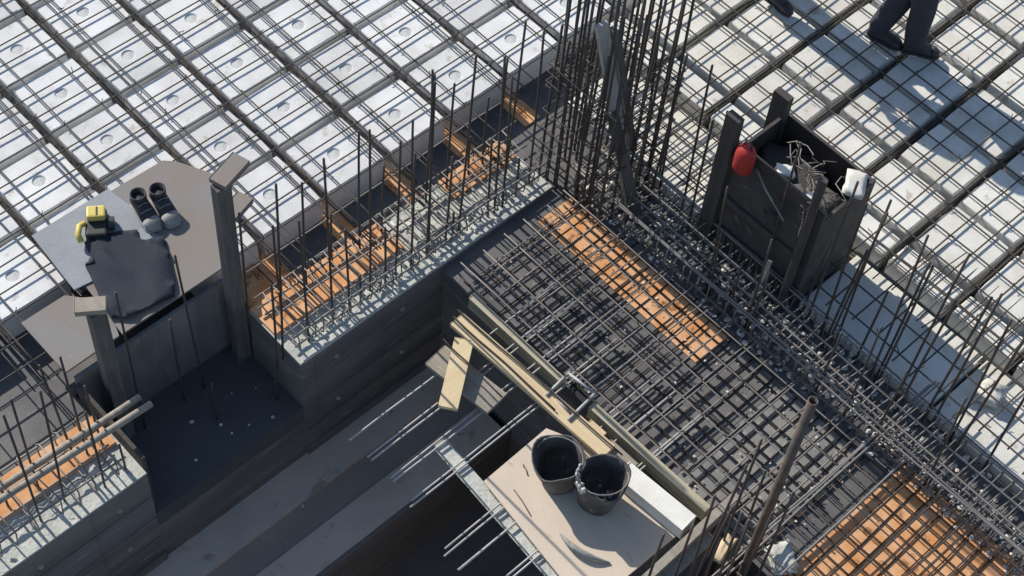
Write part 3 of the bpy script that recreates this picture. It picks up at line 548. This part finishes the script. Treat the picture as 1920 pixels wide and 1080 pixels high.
# ------------------------------------------------------------------ buckets
def bucket(label, x, y, rz, tilt, hand):
    t = thing("bucket", label, "bucket", (x, y, -0.203), rz); t.scale = (1.06, 1.06, 1.12); t.rotation_euler = (tilt[0], tilt[1], rz)
    dn = lambda a, z: 1 + (0.10 * noise.noise((math.cos(a) * 1.3 + x * 5, math.sin(a) * 1.3, z * 4)) * min(1, z * 6))
    def rg(r_, z, sq=0.07): return [(r_ * dn(a, z) * (1 + sq * math.cos(2 * a)) * math.cos(a), r_ * dn(a, z) * (1 - sq * math.cos(2 * a)) * math.sin(a), z + (0.016 * math.cos(2 * a) + 0.008 * math.sin(3 * a + x)) * (z > .2)) for a in [6.2831853 * i / 28 for i in range(28)]]
    mb = MB().loft([rg(0.105, 0), rg(0.115, 0.01), rg(0.135, 0.14), rg(0.155, 0.27), rg(0.163, 0.275), rg(0.163, 0.295), rg(0.153, 0.295), rg(0.128, 0.14), rg(0.10, 0.02)], 0)
    mb.build("body", M['rubber'], t, True)
    a = [0.0 + math.pi * i / 12 for i in range(13)]
    MB().tube([(0.158 * math.cos(q), hand * 0.135 * math.sin(q), 0.285 + 0.02 * math.sin(q)) for q in a], 0.0055, 6).build("handle", M['meshsteel'], t, True)
    return t
b1 = bucket("black rubber bucket farther from the foam offcut, beside the long plank", 4.76, 1.265, 0.3, (0.10, -0.05), 1)
b2 = bucket("black rubber bucket with pale mortar on its rim, nearer the foam offcut", 5.035, 1.345, 1.1, (0.02, 0.05), -1)
mo = MB()
for i in range(16):
    a = 3.5 + 0.075 * i; bm = bmesh.new(); bmesh.ops.create_icosphere(bm, subdivisions=1, radius=rnd.uniform(.012, .022))
    for v in bm.verts: v.co = Vector((v.co.x, v.co.y, v.co.z * 1.6)) * rnd.uniform(.7, 1.2) + Vector((0.160 * math.cos(a - 1.1), 0.160 * math.sin(a - 1.1), 0.285 - 0.02 * (i % 3)))
    mo.bm(bm)
mo.build("mortar_splash", M['mortar'], b2, True); mo = MB()
for i in range(14):
    a = rnd.uniform(0, 6.28); bm = bmesh.new(); bmesh.ops.create_icosphere(bm, subdivisions=1, radius=rnd.uniform(.008, .022))
    rr_ = rnd.uniform(0, .085)
    for v in bm.verts: v.co = v.co * rnd.uniform(.7, 1.2); v.co.z *= .5; v.co += Vector((rr_ * math.cos(a), rr_ * math.sin(a), 0.03))
    mo.bm(bm)
mo.build("mortar_crust", M['mortar'], b2, True)
# curved strap on the plywood
pts = [(5.00 + 0.03 * math.sin(i * .5), 0.90 + 0, 0) for i in range(2)]
P = []
for i in range(15):
    s_ = i / 14; P.append((5.06 + 0.37 * s_ + 0.0 * s_, 0.985 + 0.10 * s_ + 0.055 * (-math.sin(math.pi * s_)), -0.196 + 0.035 * math.sin(math.pi * s_)))
o = MB().tube(P, 0.012, 8, rr=[0.005 + 0.017 * math.sin(math.pi * (i + .4) / 14.8) for i in range(15)]).build("curved_strip", M['pale'], None, True); tag(o, "curved grey strip lying on the beige plywood below the buckets", "curved strip")
for i, (a, b, lab) in enumerate((((4.98, 0.98), (5.10, 1.12), "")[:0] and [] or [((4.62, 0.98, -.199), (4.84, 0.93, -.199), "thin dark wire lying on the beige plywood, longer one"), ((4.52, 1.16, -.199), (4.60, 1.12, -.199), "thin dark wire lying on the beige plywood, shorter one by the bucket")])):
    o = MB().tube(wob(a, b, .01, 4), 0.004, 6).build("wire", M['steel'], None, True); tag(o, lab, "wire")

# ------------------------------------------------------------------ boots, saw, painted shadow
def boot_parts(parent, up='boot', sole='pale', toe='pale', shaft=0.17):
    def sec(x, w_, z0, z1): return [(x, w_ * math.cos(a) * (abs(math.cos(a)) ** -0.35 if abs(math.cos(a)) > .05 else 1), z0 + (z1 - z0) * (0.5 + 0.5 * math.sin(a))) for a in [6.2831853 * i / 16 for i in range(16)]]
    MB().loft([sec(-0.072, 0.028, 0, 0.026), sec(-0.06, 0.040, 0, 0.028), sec(0.02, 0.038, 0, 0.028), sec(0.11, 0.05, 0, 0.028), sec(0.17, 0.048, 0, 0.028), sec(0.205, 0.028, 0, 0.026)]).build("sole", M[sole], parent, True)
    MB().loft([sec(-0.066, 0.026, 0.02, 0.10), sec(-0.05, 0.038, 0.02, 0.135), sec(0.01, 0.040, 0.02, 0.135), sec(0.06, 0.042, 0.02, 0.115), sec(0.137, 0.046, 0.02, 0.084)]).build("upper", M[up], parent, True)
    MB().loft([sec(0.135, 0.047, 0.02, 0.086), sec(0.165, 0.044, 0.02, 0.076), sec(0.188, 0.036, 0.02, 0.062), sec(0.203, 0.016, 0.024, 0.045)]).build("toe_cap", M[toe], parent, True)
    if toe == 'pale':
        lc = MB()
        for q in (0, 2): lc.tube([(0.045 + 0.022 * q, -0.030, 0.112 - 0.008 * q), (0.05 + 0.022 * q, 0, 0.130 - 0.009 * q), (0.045 + 0.022 * q, 0.030, 0.112 - 0.008 * q)], 0.0032, 5)
        lc.build("lace", M['pale'], parent, True)
    if shaft:
        c = [(-0.013 + 0.050 * math.cos(a), 0.040 * math.sin(a)) for a in [6.2831853 * i / 16 for i in range(16)]]
        MB().loft([[(x, y, 0.09) for x, y in c], [(x * 1.02, y * 1.05, shaft) for x, y in c], [(x * 1.02 + (-.004 if x > -.013 else .004), y * .9, shaft) for x, y in c], [(x * .85, y * .8, 0.11) for x, y in c]]).build("shaft", M[up], parent, True)
t = thing("work_boot", "dark work boot with pale toe on the plywood, nearer the yellow saw", "work boot", (1.335, 0.375, 0.081), R(-8), "work boots on the plywood"); boot_parts(t, shaft=0.165); t.scale = (1.12, 1.42, 1.1)
t = thing("work_boot", "dark work boot with pale toe on the plywood, nearer the tall post", "work boot", (1.385, 0.505, 0.081), R(-10), "work boots on the plywood"); boot_parts(t, shaft=0.165); t.scale = (1.12, 1.42, 1.1)
t = thing("power_saw", "yellow and black power saw lying on the torn sheet", "power saw", (1.24, 0.055, 0.093), R(-35))
MB().box(-0.10, 0.13, -0.07, 0.08, 0.0, 0.055, 0, 0.015).build("motor_body", M['black'], t)
MB().box(-0.085, 0.015, -0.055, 0.075, 0.055, 0.115, 0, 0.014).build("housing", M['yellow'], t)
MB().tube([(0.02, -0.075, 0.05), (0.06, -0.105, 0.075), (0.13, -0.115, 0.075), (0.18, -0.095, 0.05)], 0.022, 10).build("handle", M['yellow'], t, True)
MB().box(-0.07, 0.0, 0.012, 0.024, 0.114, 0.118).build("vent", M['black'], t)
MB().tube([(0.02, 0.09, 0.03), (0.02, 0.13, 0.03)], 0.05, 14).build("blade_guard", M['black'], t)
poly = [(1.32, -0.10), (1.45, -0.13), (1.52, -0.14), (1.49, -0.21), (1.70, -0.27), (1.89, -0.32), (1.96, -0.33), (2.03, -0.25), (2.05, -0.1), (2.088, 0.10), (2.0, 0.18), (1.8, 0.28), (1.63, 0.35), (1.60, 0.26), (1.55, 0.21), (1.47, 0.24), (1.40, 0.15), (1.34, 0.02)]  # dark sheet shaped and coloured as a cast shadow on the board
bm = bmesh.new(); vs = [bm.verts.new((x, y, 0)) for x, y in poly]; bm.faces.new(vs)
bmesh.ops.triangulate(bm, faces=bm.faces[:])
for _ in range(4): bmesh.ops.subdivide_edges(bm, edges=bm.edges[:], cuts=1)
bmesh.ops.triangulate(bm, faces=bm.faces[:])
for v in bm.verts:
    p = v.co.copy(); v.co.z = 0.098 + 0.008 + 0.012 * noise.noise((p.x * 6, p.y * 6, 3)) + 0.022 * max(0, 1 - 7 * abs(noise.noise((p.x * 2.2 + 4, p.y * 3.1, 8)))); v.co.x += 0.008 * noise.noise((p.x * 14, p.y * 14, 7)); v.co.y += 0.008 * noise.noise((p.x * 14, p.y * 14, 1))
o = MB().bm(bm).build("shadow_sheet", M['navy'], None, True); md = o.modifiers.new("s", 'SOLIDIFY'); md.thickness = 0.006; md.offset = -1
tag(o, "dark navy sheet painted as a shadow on the plywood below the yellow saw", "shadow_sheet")

# ------------------------------------------------------------------ people
def skin_mesh(name, nodes, edges, m, parent, sub=2, root=0):
    me = bpy.data.meshes.new(name); me.from_pydata([n[0] for n in nodes], edges, [])
    o = bpy.data.objects.new(name, me); C.objects.link(o)
    o.modifiers.new("sk", 'SKIN'); o.modifiers["sk"].use_smooth_shade = True
    sv = me.skin_vertices[0].data
    for i, n_ in enumerate(nodes): sv[i].radius = (n_[1], n_[1] if len(n_) < 3 else n_[2])
    sv[root].use_root = True
    s_ = o.modifiers.new("sub", 'SUBSURF'); s_.levels = s_.render_levels = sub
    bpy.context.view_layer.update()
    ev = o.evaluated_get(bpy.context.evaluated_depsgraph_get()); nm = bpy.data.meshes.new_from_object(ev)
    bpy.data.objects.remove(o); bpy.data.meshes.remove(me)
    nm.materials.clear(); nm.materials.append(m); nm.name = name
    q = bpy.data.objects.new(name, nm); C.objects.link(q); q.parent = parent; return q
def person(label, loc, rz, fl, fr_, lean, boots):
    """faces +x; fl, fr_ are the foot positions (ankles) in local space"""
    t = thing("person", label, "person", loc, rz)
    hip = Vector((0.0 + lean * .2, 0, 0.93)); ch = Vector((0.06 + lean * .6, 0, 1.28)); nk = Vector((0.07 + lean * .8, 0, 1.47)); hd = Vector((0.10 + lean, 0, 1.60)); tp = hd + Vector((0.0, 0, 0.10))
    def leg(f, s_):
        h = hip + Vector((0, 0.09 * s_, -0.05)); a = Vector((f[0], f[1], 0.09)); kn = h.lerp(a, 0.5) + Vector((0.04, 0, 0)); return h, kn, a
    def arm(s_):
        sh = ch + Vector((0, 0.19 * s_, 0.10)); el = sh + Vector((0.03, 0.06 * s_, -0.29)); wr = el + Vector((0.14, -0.02 * s_, -0.22)); return sh, el, wr
    nodes = [(hip, .12, .10), (ch, .145, .10), (nk, .055), (hd, .085, .075), (tp, .07)]; ed = [(0, 1), (1, 2), (2, 3), (3, 4)]
    for s_, f in ((1, fl), (-1, fr_)):
        h, kn, a = leg(f, s_); b = len(nodes); nodes += [(h, .085), (kn, .055), (a, .040), (a + Vector((0.12, 0, -0.05)), .03)]; ed += [(0, b), (b, b + 1), (b + 1, b + 2), (b + 2, b + 3)]
        sh, el, wr = arm(s_); b = len(nodes); nodes += [(sh, .055), (el, .040), (wr, .028), (wr + Vector((0.05, 0, -0.07)), .034, .018)]; ed += [(1, b), (b, b + 1), (b + 1, b + 2), (b + 2, b + 3)]
        p = nodes[-1][0]
        for q in range(4):
            d = Vector((0.030 + 0.004 * q, (q - 1.5) * 0.018, -0.045 + 0.004 * abs(q - 1.2))); c = len(nodes)
            nodes += [(p + d * .8, .0095), (p + d * 1.6 + Vector((-.006, 0, -.004)), .008)]; ed += [(b + 3, c), (c, c + 1)]
        c = len(nodes); nodes += [(p + Vector((0.03, -0.03 * s_, 0.01)), .010), (p + Vector((0.05, -0.035 * s_, -0.02)), .0085)]; ed += [(b + 3, c), (c, c + 1)]
    nodes.append((hd + Vector((0.088, 0, -0.005)), .018)); ed.append((3, len(nodes) - 1))
    skin_mesh("body", nodes, ed, M['skin'], t)
    n2 = [(hip + Vector((0, 0, .04)), .155, .125)]; e2 = []
    for s_, f in ((1, fl), (-1, fr_)):
        h, kn, a = leg(f, s_); b = len(n2); n2 += [(h, .135), (h.lerp(kn, .5) + Vector((0.01, 0.004, 0)), .122), (kn, .104), (kn.lerp(a, .5) + Vector((-.012, 0, 0)), .102), (a + Vector((0, 0, .06)), .092), (a + Vector((0, 0, .02)), .092)]; e2 += [(0, b)] + [(b + i, b + i + 1) for i in range(5)]
    skin_mesh("trousers", n2, e2, M['trousers'], t)
    n3 = [(hip + Vector((0, 0, .10)), .165, .13), (ch, .185, .135), (nk + Vector((0, 0, -.05)), .075)]; e3 = [(0, 1), (1, 2)]
    for s_ in (1, -1):
        sh, el, wr = arm(s_); b = len(n3); n3 += [(sh, .075), (sh.lerp(el, .6), .062), (el, .055), (el.lerp(wr, .8), .045)]; e3 += [(1, b), (b, b + 1), (b + 1, b + 2), (b + 2, b + 3)]
    skin_mesh("shirt", n3, e3, M['shirt'], t)
    hm = MB().loft([[(hd.x + r_ * 1.15 * math.cos(a), r_ * math.sin(a), hd.z + z) for a in [6.2831853 * i / 18 for i in range(18)]] for r_, z in ((.128, .055), (.115, .06), (.112, .10), (.095, .15), (.06, .18), (.001, .19))]); hm.build("helmet", M['helmet'], t, True)
    for yy in (.03, -.03): MB().loft([[(hd.x + .078 + .006 * math.cos(a) * 0 + .004, yy + .011 * math.cos(a), hd.z + .012 + .007 * math.sin(a)) for a in [6.2831853 * i / 8 for i in range(8)]], [(hd.x + .088, yy + .004 * math.cos(a), hd.z + .012 + .003 * math.sin(a)) for a in [6.2831853 * i / 8 for i in range(8)]]]).build("eye", M['hair'], t)
    for f, r_ in ((fl, boots[0]), (fr_, boots[1])):
        bt = bpy.data.objects.new("boot", None); C.objects.link(bt); bt.parent = t; bt.location = (f[0], f[1], 0.0); bt.rotation_euler = (0, 0, r_)
        boot_parts(bt, 'boot', 'black', 'boot', 0.15); bt.scale = (1.1, 1.15, 1.1)
    return t
person("standing person in dark navy trousers on the dusty foam, seen from the thighs down", (3.785, 5.89, 0.04), R(42), (-0.15, 0.055), (0.13, -0.055), 0.05, (R(-25), R(-5)))
person("person at the frame edge with one dark boot pointing along the dusty foam", (2.66, 5.56, 0.05), R(0), (-0.20, 0.14), (0.16, -0.09), 0.0, (R(10), R(0)))
